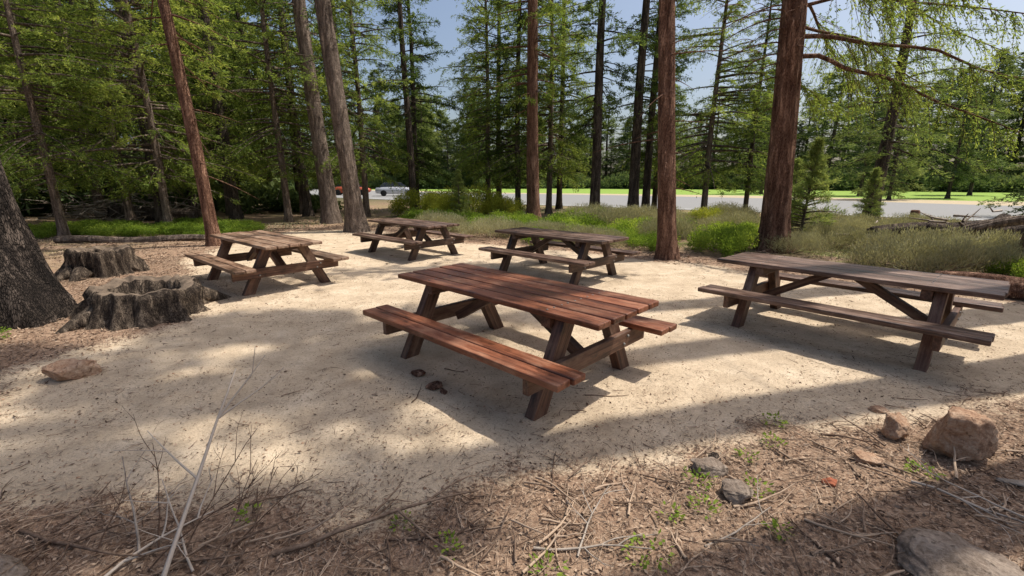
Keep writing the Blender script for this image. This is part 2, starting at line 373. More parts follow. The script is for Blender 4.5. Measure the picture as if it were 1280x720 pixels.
pos=[(0,-5.4,26,1.05),(1,-10.2,28.5,1.15),(0,-13.5,29,1.2),(1,-17,27,1.2),(0,-22,25,1.15),(1,-26,21,1.2),(0,7.6,24.3,.9),(0,-24,14.5,1.1),(1,11.3,22.0,.75),(0,-29,28,1.2),(1,-20,33,1.3),(1,.3,23.0,1.0),(0,2.8,27,1.15),(1,-.8,28.5,1.15)]
for i,x,y,s in pos: obj('fir_tree',firs[i],(x,y,0),rng.uniform(0,6.28),s)
# tall neighbours to the right of the clearing whose high crowns dapple its left half
shade=[conifer(H=33,r0=.34,cb=19.5,cr=2.3,nbr=34,ntw=26,nl=18,ll=.26,lw=.10,seed=40+i,mats=[M_barkr,M_fir],dead=6,gap=.6,pw=.5,name='tall_pine_%d'%i) for i in range(2)]
for i,x,y,s,r in [(0,9.9,8.2,1,.3),(1,8.9,6.3,1,1.2),(0,7.8,4.7,.98,2.2),(1,6.3,3.1,.86,4.0)]:
    obj('tall_pine_tree',shade[i],(x,y,0),r,s)
# distant forest
e=bpy.data.objects.new('distant_forest',None); col.objects.link(e)
farm=[conifer(H=17,r0=.2,cb=c,cr=cr,nbr=125,ntw=14,nl=11,ll=.38,lw=.11,seed=50+i,mats=[M_barkd,M_farb if i==3 else M_far],dead=3,hang=.25,pw=p,cv=.5,sides=7,name='far_tree_%d'%i) for i,(c,cr,p) in enumerate([(1.2,3.4,.7),(2.2,3.6,.55),(.6,3.5,.8),(1.0,4.2,.45)])]
n=0
def far(x,y,s,w=1,kk=None): 
    global n
    obj('forest_tree_%03d'%n,farm[rng.integers(4) if kk is None else kk],(x,y,0),rng.uniform(0,6.28),(w*s*rng.uniform(.9,1.2),w*s*rng.uniform(.9,1.2),s)).parent=e; n+=1
for i in range(75):   # left wood
    a_=rng.uniform(-1.30,-.22); d_=rng.uniform(30,75)
    x=math.sin(a_)*d_;y=math.cos(a_)*d_
    if a_>-.5 and d_>33: continue
    far(x,y,rng.uniform(.7,1.35))
for i in range(80):   # beyond the field
    a_=-.5+1.65*(i+rng.uniform())/80; d_=rng.uniform(98,135)
    far(math.sin(a_)*d_,math.cos(a_)*d_,rng.uniform(.7,1.45),1.4)
for x,y,s,w,kk in [(33,40,.55,1.3,3),(41,43,.62,1.3,1),(50,38,.7,1.2,3),(38,50,.8,1.1,1),(60,42,.8,1.2,3),(70,36,.8,1.2,1),(31,57,.8,1.1,3),(52,52,.9,1.1,1),(24.5,20.2,.42,1.3,3),(29.5,18.8,.5,1.3,3),(36,17.5,.55,1.3,1),(42,18,.6,1.2,3)]: far(x,y,s,w,kk)
for i in range(22): 
    x=rng.uniform(-30,-6); far(x, 62-x*.9+rng.uniform(12,30),rng.uniform(.8,1.2))

# left forest trunks (thin)
pole=[conifer(H=18,r0=.2,cb=5,cr=2.2,nbr=60,ntw=14,nl=14,ll=.18,lw=.05,seed=60+i,mats=[M_barkd if i else M_barkg,M_fir],dead=26,name='pole_%d'%i,lean=(-.03+.05*i,0)) for i in range(3)]
for x,y,s in [(-14,18.2,1.15),(-12.2,20,1.1),(-19,21,1),(-9.8,21.8,1),(-16.8,24,1),(-8.6,24.6,.9),(-13.8,26.5,.9),(-16.5,11.7,1.2),(-18.8,16,1.2),(-25,27,1),(-4.8,22.2,.9),(-22,22,1)]:
    obj('pine_tree',pole[rng.integers(3)],(x,y,0),rng.uniform(0,6.28),s)

# saplings
sap=conifer(H=2.6,r0=.03,cb=.25,cr=.95,nbr=110,ntw=12,nl=18,ll=.11,lw=.016,seed=70,mats=[M_barkg,M_pine],el0=.1,el1=.9,hang=-.2,cv=.75,name='sapling',gap=.05)
for x,y,s in [(7.9,12.3,1.05),(9.3,15,.9),(-2.2,19,.8),(12.6,16,.8)]: obj('pine_sapling',sap,(x,y,0),rng.uniform(0,6),s)

# ------------------------------------------------------------ bushes
def bush(rx,ry,rz,n,ll,lw,mat,ncl=26,up=.5,cv=.5,name='bush',stems=20):
    mb=MB()
    az=rng.uniform(0,6.283,ncl);rr=np.sqrt(rng.uniform(0,1,ncl)); hz=np.sqrt(np.maximum(0,1-rr**2*.85))*rng.uniform(.45,1,ncl)
    C=np.stack([np.cos(az)*rr*rx,np.sin(az)*rr*ry,hz*rz*.85],-1); cc=cv+rng.normal(0,.12,ncl)
    k=rng.integers(0,ncl,n); d=nrm(rng.normal(0,1,(n,3))); sz=np.array([rx,ry,rz])*.30
    p=C[k]+d*sz*rng.uniform(.3,1.1,(n,1)); p[:,2]=np.abs(p[:,2])+.01
    ld=nrm(d+rng.normal(0,.5,(n,3))+np.array([0,0,up]))
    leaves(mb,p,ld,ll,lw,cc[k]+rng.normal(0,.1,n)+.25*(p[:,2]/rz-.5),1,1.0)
    for i in range(stems):
        b=C[rng.integers(ncl)]; tube(mb,[(b[0]*.2,b[1]*.2,0),(b[0]*.6,b[1]*.6,b[2]*.6),tuple(b)],[.012,.008,.004],4,0,.5)
    return mb.mesh(name,[M_twig,mat])
bg=[bush(.9,.7,.6,9000,.05,.025,M_bushg,name='gb%d'%i) for i in range(2)]
by=bush(1,1,1.0,9000,.06,.03,M_bushy,name='yb')
bs=[bush(1.0,.8,.6,14000,.07,.009,M_sage,ncl=40,up=1.6,name='sb%d'%i,stems=50) for i in range(2)]
und=bush(2.2,2.0,1.5,3500,.3,.14,M_far,ncl=30,name='und')
for i in range(60):
    a_=rng.uniform(-1.25,-.3); d_=rng.uniform(27,60)
    if a_>-.45 and d_>30: continue
    obj('undergrowth_%02d'%i,und,(math.sin(a_)*d_,math.cos(a_)*d_,0),rng.uniform(0,6),rng.uniform(.5,1.1)).parent=e
for i in range(60):
    a_=-.5+1.65*(i+rng.uniform())/60; d_=rng.uniform(92,100)
    obj('far_thicket_%02d'%i,und,(math.sin(a_)*d_,math.cos(a_)*d_,0),rng.uniform(0,6),rng.uniform(1.2,2.2)).parent=e
def B(name,me,x,y,s=1,rz=None): obj(name,me,(x,y,float(height(np.array([x]),np.array([y]))[0])-.02),rng.uniform(0,6.28) if rz is None else rz,s)
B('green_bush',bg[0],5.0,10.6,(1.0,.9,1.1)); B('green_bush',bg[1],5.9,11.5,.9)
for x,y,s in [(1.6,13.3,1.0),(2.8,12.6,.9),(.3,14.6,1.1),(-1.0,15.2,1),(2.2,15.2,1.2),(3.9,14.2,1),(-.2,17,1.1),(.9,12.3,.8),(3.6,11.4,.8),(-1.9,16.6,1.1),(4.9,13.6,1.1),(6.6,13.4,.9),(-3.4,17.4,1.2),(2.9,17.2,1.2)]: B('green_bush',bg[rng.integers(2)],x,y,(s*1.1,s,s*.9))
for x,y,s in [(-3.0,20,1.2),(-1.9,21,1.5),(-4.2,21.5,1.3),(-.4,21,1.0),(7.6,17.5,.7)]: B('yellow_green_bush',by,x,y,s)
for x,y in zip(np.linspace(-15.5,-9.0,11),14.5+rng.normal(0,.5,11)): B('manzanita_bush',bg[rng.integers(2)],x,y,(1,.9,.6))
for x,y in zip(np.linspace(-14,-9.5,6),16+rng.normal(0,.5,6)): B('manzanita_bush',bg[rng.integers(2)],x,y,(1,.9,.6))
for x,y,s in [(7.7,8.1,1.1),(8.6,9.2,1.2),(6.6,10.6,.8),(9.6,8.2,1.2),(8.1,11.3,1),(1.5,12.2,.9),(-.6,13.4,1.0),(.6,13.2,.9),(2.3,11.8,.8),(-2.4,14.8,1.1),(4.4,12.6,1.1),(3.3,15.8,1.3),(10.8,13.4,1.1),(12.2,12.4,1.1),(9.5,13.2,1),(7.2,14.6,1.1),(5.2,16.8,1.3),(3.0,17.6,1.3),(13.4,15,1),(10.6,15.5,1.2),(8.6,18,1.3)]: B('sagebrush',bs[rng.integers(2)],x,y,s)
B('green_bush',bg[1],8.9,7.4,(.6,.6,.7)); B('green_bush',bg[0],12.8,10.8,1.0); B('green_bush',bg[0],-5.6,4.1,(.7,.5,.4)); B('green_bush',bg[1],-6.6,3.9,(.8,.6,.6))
# low undergrowth & grass mass
mb=MB(); n_=9000
x=rng.uniform(-9,16,n_*3); y=rng.uniform(9,27,n_*3); d=-sdist(x,y); ok=(d>.5)&(fbm(x*.5,y*.5,33)>.50)&(y<33-.65*np.abs(x)); x=x[ok][:n_];y=y[ok][:n_]
p=np.stack([x,y,height(x,y)],-1); ld=nrm(rng.normal(0,.5,(len(x),3))+np.array([0,0,1.]))
leaves(mb,p,ld,.13,.02,rng.normal(.5,.2,len(x)),0,1.0)
obj('wild_grass',mb.mesh('wild_grass',[M_sage]))

# ------------------------------------------------------------ stumps
def stump(name,loc,R,H,seed,flare=.35,hollow=.6):
    mb=MB(); S=120; th=np.linspace(0,2*np.pi,S,endpoint=False)
    lob=1+.22*(vn(np.cos(th)*1.8+seed,np.sin(th)*1.8,seed)-.5)+.34*(vn(np.cos(th)*4.5+seed,np.sin(th)*4.5,seed+2)-.5)
    fine=(vn(np.cos(th)*14+seed,np.sin(th)*14,seed+4)-.5)
    rimz=H*(1+.26*(vn(np.cos(th)*1.5+seed,np.sin(th)*1.5,seed+7)-.5)+.13*(vn(np.cos(th)*7,np.sin(th)*7,seed+8)-.5))
    prof=[(1+flare*1.4,-.15),(1+flare*1.05,.05),(1+flare*.7,.2),(1+flare*.45,.4),(1+flare*.22,.62),(1.04,.82),(1.0,.94),(.96,1.0),(.90,1.01),(.82,.97),(hollow,.92),(hollow*.93,.65),(hollow*.85,.35),(hollow*.6,.18),(.02,.14)]
    v=[];c=[]
    for i,(r,z) in enumerate(prof):
        rr=R*r*(1+(lob-1)*(1.9 if i<4 else .9)+.14*fine*(1 if i<9 else .6)*(1+.6*np.sin(z*17)))
        zz=rimz*z if z>.25 else np.full(S,H*z)
        v.append(np.stack([np.cos(th)*rr,np.sin(th)*rr,zz],-1)); c.append(np.full(S,.45) if i<11 else np.full(S,.1))
    v=np.concatenate(v); i=np.arange(len(prof)*S).reshape(-1,S); j=np.roll(i,-1,1)
    mi=np.repeat([0]*7+[1]*3+[0]*4,S)
    mb.add(v,np.stack([i[:-1],j[:-1],j[1:],i[1:]],-1).reshape(-1,4),mi,np.concatenate(c),True)
    for a_ in rng.uniform(0,6.28,7):
        p0=np.array([math.cos(a_),math.sin(a_),0])*R*.95; p=[p0+[0,0,.14],p0*1.35+[0,0,.07],p0*1.8+[0,0,-.03]]
        tube(mb,p,[.13,.09,.03],12,0,.3,.4,seed+a_)
    return obj(name,mb.mesh(name,[M_stumpwood,M_stumptop]),loc)
stump('tree_stump',(-4.68,5.6,0),.58,.40,3.3,.26,.68)
stump('tree_stump',(-7.45,8.0,0),.42,.48,9.1,.25,.5)

# fallen logs at right
def log(name,a,b,r0,r1,seed,mat,z=None):
    mb=MB(); t=np.linspace(0,1,18)[:,None]; p=np.array(a)*(1-t)+np.array(b)*t
    p=p+np.stack([.06*np.sin(t[:,0]*7+seed),.05*np.cos(t[:,0]*5+seed),.03*np.sin(t[:,0]*9)],-1)
    tube(mb,p,r0+(r1-r0)*t[:,0],40,0,.4,.35,seed,cap=True)
    return mb,obj(name,mb.mesh(name,[mat]))
log('fallen_log',(6.6,6.9,.14),(8.8,5.2,.16),.17,.2,2,M_barkr)
log('fallen_log',(8.9,11.0,.25),(12.2,10.2,.50),.30,.42,5,M_barkd)
log('fallen_log',(9.2,10.3,.12),(12.0,9.7,.2),.18,.26,7,M_barkd)
log('fallen_log',(9.0,11.2,.15),(11.2,9.8,.85),.13,.10,8,M_barkg)
log('fallen_log',(9.8,10.0,.1),(11.6,10.6,.8),.08,.13,9,M_barkd)
log('fallen_log',(-17.5,20,.3),(-13,19,.25),.28,.22,4,M_barkd)
log('fallen_log',(-12.5,12.2,.1),(-8.6,12.6,.1),.10,.07,14,M_barkg)
log('fallen_log',(10.3,12.6,.1),(13.5,11.9,.15),.12,.16,15,M_barkr)
def brush(name,cx,cy,sx,sy,sz,n,Lr):
    mb=MB()
    for i in range(n):
        c=np.array([cx+rng.normal(0,sx),cy+rng.normal(0,sy),abs(rng.normal(0,sz))+.03])
        d=nrm(rng.normal(0,1,3)*np.array([1,1,.35])); L=rng.uniform(*Lr)
        tube(mb,[c-d*L/2,c+rng.normal(0,.05,3),c+d*L/2],[.03,.02,.008],4,0,rng.uniform(.2,.7))
    obj(name,mb.mesh(name,[M_dead]))
brush('brush_pile',-17.5,20.5,1.6,.9,.5,260,(.5,1.6))
brush('brush_pile',10.6,10.5,.9,.35,.35,90,(.4,1.2))
# wooden post
mb=MB(); tube(mb,[(0,0,-.1),(0,0,.3),(.01,0,.62),(.01,0,.66)],[.16,.15,.14,.11],14,0,.6,.12,2,ref=np.array([1.,0,0]),cap=True)
obj('wooden_post',mb.mesh('wooden_post',[M_barkr]),(14.4,16.2,0))

# ------------------------------------------------------------ rocks
def rock(name,x,y,sx,sy,sz,seed,mat,sink=.25,rz=0,zoff=0):
    r=np.random.default_rng(seed)
    bm=bmesh.new(); bmesh.ops.create_icosphere(bm,subdivisions=5,radius=1)
    v=np.array([w.co[:] for w in bm.verts])
    for i in range(15):
        nn=nrm(r.normal(0,1,3)); d=r.uniform(.55,.9); k_=v@nn-d; v=v-np.where(k_>0,k_,0)[:,None]*nn*.97
    for w,c in zip(bm.verts,v):
        c=Vector(c); nz=mnoise.fractal(c*1.8+Vector((seed,0,0)),1,2,5)*.13+mnoise.noise(c*7)*.045+mnoise.noise(c*17)*.02
        w.co=c*(1+nz)
    bmesh.ops.scale(bm,vec=(sx,sy,sz),verts=bm.verts)
    me=bpy.data.meshes.new(name); bm.to_mesh(me); bm.free()
    me.polygons.foreach_set('use_smooth',np.ones(len(me.polygons),bool)); me.materials.append(mat)
    a=me.attributes.new('cv','FLOAT','POINT'); a.data.foreach_set('value',np.full(len(me.vertices),.5,np.float32))
    z=float(height(np.array([x]),np.array([y]))[0])
    return obj(name,me,(x,y,z+sz*(1-2*sink)*.85+zoff),rz)
rock('boulder',2.78,2.50,.21,.17,.20,1,M_rock,.10,.3)
rock('boulder',2.58,2.70,.09,.10,.11,2,M_rock,.15)
rock('rock',1.16,2.31,.11,.09,.05,3,M_rockg,.3)
rock('rock',1.20,2.08,.10,.08,.065,4,M_rockg,.2)
rock('rock',2.17,2.43,.10,.08,.04,5,M_rock,.3)
rock('red_rock',1.81,2.22,.045,.035,.025,6,M_redrock,.2)
rock('boulder',1.93,1.58,.26,.22,.09,7,M_rockg,.3,.5)
rock('boulder',-2.30,1.58,.22,.14,.10,8,M_rockg,.3)
rock('rock',-3.85,3.62,.20,.14,.11,9,M_rock,.25,.4)
rock('stone',-.83,3.67,.07,.055,.035,10,M_barkr,.2)
rock('rock',2.75,3.05,.07,.05,.03,14,M_rock,.3)

# ------------------------------------------------------------ litter
def scatter_pts(n,x0,x1,y0,y1,cond):
    x=rng.uniform(x0,x1,n);y=rng.uniform(y0,y1,n); m=cond(x,y); return x[m],y[m]
mb=MB()
def flatbits(x,y,L,W,mat,c,tilt=.25,zo=.004):
    n=len(x); az=rng.uniform(0,6.283,n); z=height(x,y)+zo+rng.uniform(0,.012,n)
    d=np.stack([np.cos(az),np.sin(az),rng.normal(0,tilt,n)],-1); d=nrm(d); s=nrm(np.cross(d,np.array([0,0,1.])+rng.normal(0,.5,(n,3))))
    L=(L*rng.uniform(.4,1.3,n))[:,None];W=(W*rng.uniform(.5,1.3,n))[:,None]; p=np.stack([x,y,z],-1)
    b=s*L*rng.normal(0,.06,(n,1))
    v=np.stack([p-d*L/2,p+s*W/2+b,p+d*L/2,p-s*W/2+b],1).reshape(-1,3)
    mb.add(v,np.arange(4*n).reshape(n,4),mat,np.repeat(c,4))
duffc=lambda x,y:(sandmask(x,y)<rng.uniform(.1,1.05,len(x)))
x,y=scatter_pts(60000,-4.5,5.5,.8,3.8,duffc); flatbits(x,y,.08,.004,0,rng.uniform(0,1,len(x)),.2)
x,y=scatter_pts(26000,-4.5,5.5,.8,3.8,duffc); flatbits(x,y,.03,.015,0,rng.uniform(0,1,len(x)),.3)
x,y=scatter_pts(30000,-8,-3,3.3,10,duffc); flatbits(x,y,.06,.012,0,rng.uniform(0,.9,len(x)),.3)
x,y=scatter_pts(26000,3,11,4,12,duffc); flatbits(x,y,.07,.012,0,rng.uniform(0,1,len(x)),.3)
x,y=scatter_pts(26000,-14,4,9,18,duffc); flatbits(x,y,.10,.02,0,rng.uniform(0,1,len(x)),.3)
sandc=lambda x,y:(sandmask(x,y)>.5)&(fbm(x*1.2,y*1.2,21)+rng.normal(0,.12,len(x))>.53)
x,y=scatter_pts(24000,-5,6,1.9,8,sandc); flatbits(x,y,.05,.003,0,rng.uniform(0,.5,len(x)),.05,.003)
x,y=scatter_pts(24000,-5,6,1.9,8,sandc); flatbits(x,y,.015,.010,0,rng.uniform(0,.4,len(x)),.1,.003)
edgec=lambda x,y:(sdist(x,y)>0)&(sdist(x,y)<.2+np.abs(rng.normal(0,.45,len(x))))
x,y=scatter_pts(26000,-5.5,6,1.8,8,edgec); flatbits(x,y,.035,.006,0,rng.uniform(0,.5,len(x)),.1,.003)
obj('needle_litter',mb.mesh('needle_litter',[M_twig]))
# pebbles
mb=MB(); x,y=scatter_pts(5000,-5,6,1.6,7,lambda x,y:rng.uniform(size=len(x))<.8)
for i in range(len(x)):
    r_=abs(rng.normal(0,.004))+.003; a=rng.uniform(0,6.28,4)
    mb_v=np.array([(1,0,0),(0,1,0),(-1,0,0),(0,-1,0),(0,0,.8),(0,0,-.6)])*r_*rng.uniform(.6,1.3,(6,3))
    mb_v[:,:2]=mb_v[:,:2]@np.array([[math.cos(a[0]),-math.sin(a[0])],[math.sin(a[0]),math.cos(a[0])]])
    mb.add(mb_v,[(0,1,4,4),(1,2,4,4),(2,3,4,4),(3,0,4,4)],0,rng.uniform(0,1))
zz=height(x,y); off_=np.repeat(np.stack([x,y,zz+.002],-1),6,axis=0)
V=np.concatenate(mb.v)+off_; F=np.concatenate(mb.f); tri=[tuple(f[:3]) for f in F]
me=bpy.data.meshes.new('pebbles'); me.from_pydata(V.tolist(),[],[list(map(int,t)) for t in tri]); me.materials.append(M_rock)
a=me.attributes.new('cv','FLOAT','POINT'); a.data.foreach_set('value',np.concatenate(mb.c)); obj('pebbles',me)

# twigs on the ground
mb=MB()
def twig(p0,az,L,r,el=0,fork=2,c=.5,curl=.3,ground=True):
    K=8;p=[np.array(p0,float)];a_=az;e_=el
    for i in range(K-1):
        a_+=rng.normal(0,curl*.4); e_+=rng.normal(0,.08 if curl>.06 else .02)
        p.append(p[-1]+np.array([math.cos(a_)*math.cos(e_),math.sin(a_)*math.cos(e_),math.sin(e_)])*L/(K-1))
    p=np.array(p)
    if ground: p[:,2]=np.maximum(height(p[:,0],p[:,1])+r,p[:,2])
    tube(mb,p,np.linspace(r,r*.35,K),5,0,c)
    for i in range(fork):
        j=rng.integers(2,K-1); twig(p[j],az+rng.choice([-1,1])*rng.uniform(.4,1),L*rng.uniform(.25,.5),r*.55,el+rng.normal(0,.25),0 if fork<3 else 1,c,curl,ground)
x,y=scatter_pts(1700,-4.2,5,1.0,3.4,duffc)
for i in range(len(x)):
    z=height(x[i:i+1],y[i:i+1])[0]
    twig((x[i],y[i],z+.01),rng.uniform(0,6.28),rng.uniform(.05,.26),rng.uniform(.0015,.005),0,1 if i%3==0 else 0,rng.uniform(.1,.95))
x,y=scatter_pts(260,-3.2,4,1.2,2.9,lambda x,y:sandmask(x,y)<.3)
for i in range(len(x)): twig((x[i],y[i],.04),rng.normal(.3,.8),rng.uniform(.15,.42),rng.uniform(.004,.009),rng.uniform(0,.12),1,rng.uniform(.2,1))
x,y=scatter_pts(320,-4.2,5,2.2,6.5,lambda x,y:(sandmask(x,y)>.5)&(fbm(x,y,77)>.5))
for i in range(len(x)): twig((x[i],y[i],.012),rng.uniform(0,6.28),rng.uniform(.03,.14),.002,0,0,rng.uniform(.0,.5))
x,y=scatter_pts(600,-9,9,5,16,lambda x,y:sandmask(x,y)<.3)
for i in range(len(x)): twig((x[i],y[i],.04),rng.uniform(0,6.28),rng.uniform(.2,.9),.008,.05,1,rng.uniform(.1,.9))
obj('fallen_twigs',mb.mesh('fallen_twigs',[M_twig]))
# dead branches (foreground)
def dead(name,specs,mat):
    global mb
    mb=MB()
    for s in specs: twig(*s[:5],fork=s[5],c=s[6],curl=s[7],ground=True)
    obj(name,mb.mesh(name,[mat]))
dead('dead_branch',[((-1.46,1.50,.04),1.74,1.10,.012,.58,3,.9,.05),((-1.40,1.62,.03),2.6,.5,.006,.5,2,.8,.2)],M_dead)
dead('dead_branch',[((-1.78,1.50,.03),1.2,.55,.010,.25,3,.8,.2),((-1.7,1.7,.03),2.2,.6,.007,.3,3,.5,.3)],M_dead)
dead('dead_branch',[((-1.6,1.62,.03),.9,.55,.004,.6,3,.2,.4),((-1.5,1.7,.03),1.3,.6,.004,.7,3,.2,.4),((-1.35,1.6,.03),1.0,.5,.004,.75,3,.3,.4),((-1.2,1.6,.03),1.9,.45,.004,.8,3,.3,.4),((-1.65,1.75,.03),2.2,.5,.004,.7,3,.2,.4),((-1.9,1.7,.03),1.9,.4,.004,.7,3,.2,.4),((-1.3,1.75,.03),.5,.4,.004,.5,3,.2,.4)],M_twig)
dead('dead_branch',[((-1.1,1.72,.03),.35,1.0,.014,.02,4,.4,.15),((-.6,1.8,.03),.2,.5,.009,.05,3,.3,.3)],M_twig)
dead('dead_branch',[((-2.4,1.85,.03),-.2,.8,.012,.0,4,.3,.3)],M_twig)
dead('dead_branch',[((2.25,2.2,.05),-.7,.7,.008,.05,4,.9,.3),((2.6,1.9,.05),2.6,.5,.006,.1,3,.8,.3)],M_dead)
dead('dead_branch',[((.3,1.7,.03),1.2,.4,.006,.1,3,.7,.3),((.1,1.75,.03),-.2,.55,.008,.05,3,.6,.3),((.9,1.75,.03),.6,.45,.006,.1,3,.6,.3)],M_dead)
dead('fallen_stick',[((.58,3.28,.02),-.08,.36,.006,0,0,.5,.35)],M_twig)
dead('fallen_stick',[((-.62,3.82,.02),-.3,.22,.006,0,1,.4,.3)],M_twig)
dead('fallen_stick',[((1.45,4.9,.02),1.5,.3,.006,0,1,.4,.3)],M_twig)
# bark slab & chunks
def slab(name,x,y,sx,sy,sz,rz,mat,seed): rock(name,x,y,sx,sy,sz,seed,mat,.15,rz)
slab('wood_chunk',2.86,2.18,.16,.035,.02,-.5,M_dead,31)
slab('bark_piece',-.64,3.44,.085,.06,.032,.6,M_barkr,32); slab('bark_piece',-.56,3.36,.05,.03,.02,1.8,M_barkr,33)
slab('bark_piece',1.24,2.42,.05,.04,.035,.4,M_barkd,34)
# weeds
mb=MB()
for (x,y,s) in [(.62,1.70,1),(1.05,2.2,.8),(1.35,2.15,.8),(2.4,2.3,.8),(-1.35,1.95,.6),(-.3,1.75,.6),(.15,1.62,.8),(.8,1.95,.6),(1.3,1.85,.6),(-.55,1.9,.5),(1.7,2.6,.7),(1.0,2.0,.7),(2.9,2.0,.8),(1.85,2.85,.8),(1.45,2.45,.6)]:
    n_=int(60*s); r_=.10*s*np.sqrt(rng.uniform(0,1,n_)); a_=rng.uniform(0,6.283,n_)
    px=x+r_*np.cos(a_);py=y+r_*np.sin(a_)
    p=np.stack([px,py,height(px,py)+rng.uniform(.003,.05,n_)],-1)
    ld=nrm(np.stack([np.cos(a_),np.sin(a_),rng.uniform(0,.8,n_)],-1)+rng.normal(0,.4,(n_,3)))
    leaves(mb,p,ld,.028,.014,rng.uniform(.2,.8,n_),0,.4)
obj('ground_weeds',mb.mesh('ground_weeds',[M_bushg]))

# ------------------------------------------------------------ picnic tables
def woodmat(name,dark,mid,light,wear,rough=.42):
    m,nt,b,out=newmat(name)
    v=mapv(nt,1.3,30,30,attr='gc'); n1=noi(nt,v,1.0,7,.6,.6)
    v2=mapv(nt,4,120,120,attr='gc'); n2=noi(nt,v2,1.0,4,.6)
    v3=mapv(nt,2.2,5,5,attr='gc'); n3=noi(nt,v3,1.0,6,.7)
    cv=attr(nt,'cv')
    c=ramp(nt,n1,[(.30,dark),(.50,mid),(.72,light)])
    c=mixc(nt,mth(nt,'MULTIPLY',ramp(nt,n3,[(.50,0),(.66,1)]),.6),c,wear)
    c=mixc(nt,ramp(nt,n3,[(.34,.85),(.46,0)]),c,(dark[0]*.6,dark[1]*.6,dark[2]*.6))
    sc2=mth(nt,'ADD',mth(nt,'MULTIPLY',cv,.9),.55)
    cc=N(nt,'ShaderNodeVectorMath',operation='SCALE'); nt.links.new(c,cc.inputs[0]);nt.links.new(sc2,cc.inputs['Scale'])
    nt.links.new(cc.outputs[0],b.inputs['Base Color'])
    nt.links.new(ramp(nt,n3,[(.3,rough-.08),(.7,rough+.22)]),b.inputs['Roughness'])
    b.inputs['Specular IOR Level'].default_value=.36
    p=bump(nt,n1,None,.6,.007); bump(nt,n2,b,.5,.0025,p)
    return m
def wbox(store,size,M,cv,bev=.006,cuts=0,jit=.0015):
    lx,ly,lz=size; bm=bmesh.new(); bmesh.ops.create_cube(bm,size=1); bmesh.ops.scale(bm,vec=size,verts=bm.verts)
    bmesh.ops.bevel(bm,geom=bm.edges[:],offset=bev,segments=2,affect='EDGES',profile=.5)
    for i in range(cuts):
        xx=-lx/2+lx*(i+1)/(cuts+1)
        bmesh.ops.bisect_plane(bm,geom=bm.verts[:]+bm.edges[:]+bm.faces[:],plane_co=(xx,0,0),plane_no=(1,0,0))
    off=rng.uniform(0,40,3); ph=rng.uniform(0,50)
    bow=rng.normal(0,.0025) if cuts else 0
    n0=len(store['v']); bm.verts.index_update()
    for w in bm.verts:
        c=w.co.copy(); store['g'].append((c.x+off[0],c.y+off[1],c.z+off[2]))
        nv=mnoise.noise_vector(Vector((c.x*5+ph,c.y*9,c.z*9)))*jit
        c=c+nv; c.z+=bow*(1-(2*c.x/lx)**2)
        store['v'].append((M@c)[:]); store['c'].append(cv)
    for f in bm.faces: store['f'].append([n0+w.index for w in f.verts])
    bm.free()
def newst(): return dict(v=[],f=[],g=[],c=[])
def finish(st,name,mat,parent):
    me=bpy.data.meshes.new(name); me.from_pydata(st['v'],[],st['f']); me.materials.append(mat)
    a=me.attributes.new('gc','FLOAT_VECTOR','POINT'); a.data.foreach_set('vector',np.array(st['g'],np.float32).ravel())
    a=me.attributes.new('cv','FLOAT','POINT'); a.data.foreach_set('value',np.array(st['c'],np.float32))
    me.update(); o=obj(name,me,parent=parent); return o
def frame(o,xd,yd):
    xd=Vector(xd).normalized(); yd=Vector(yd).normalized(); zd=xd.cross(yd).normalized(); yd=zd.cross(xd)
    m=Matrix((xd,yd,zd)).transposed().to_4x4(); m.translation=Vector(o); return m
M_bolt=simplemat('bolt_steel',(.10,.09,.08),(.28,.26,.24),30,.5,.2,.002,.5)
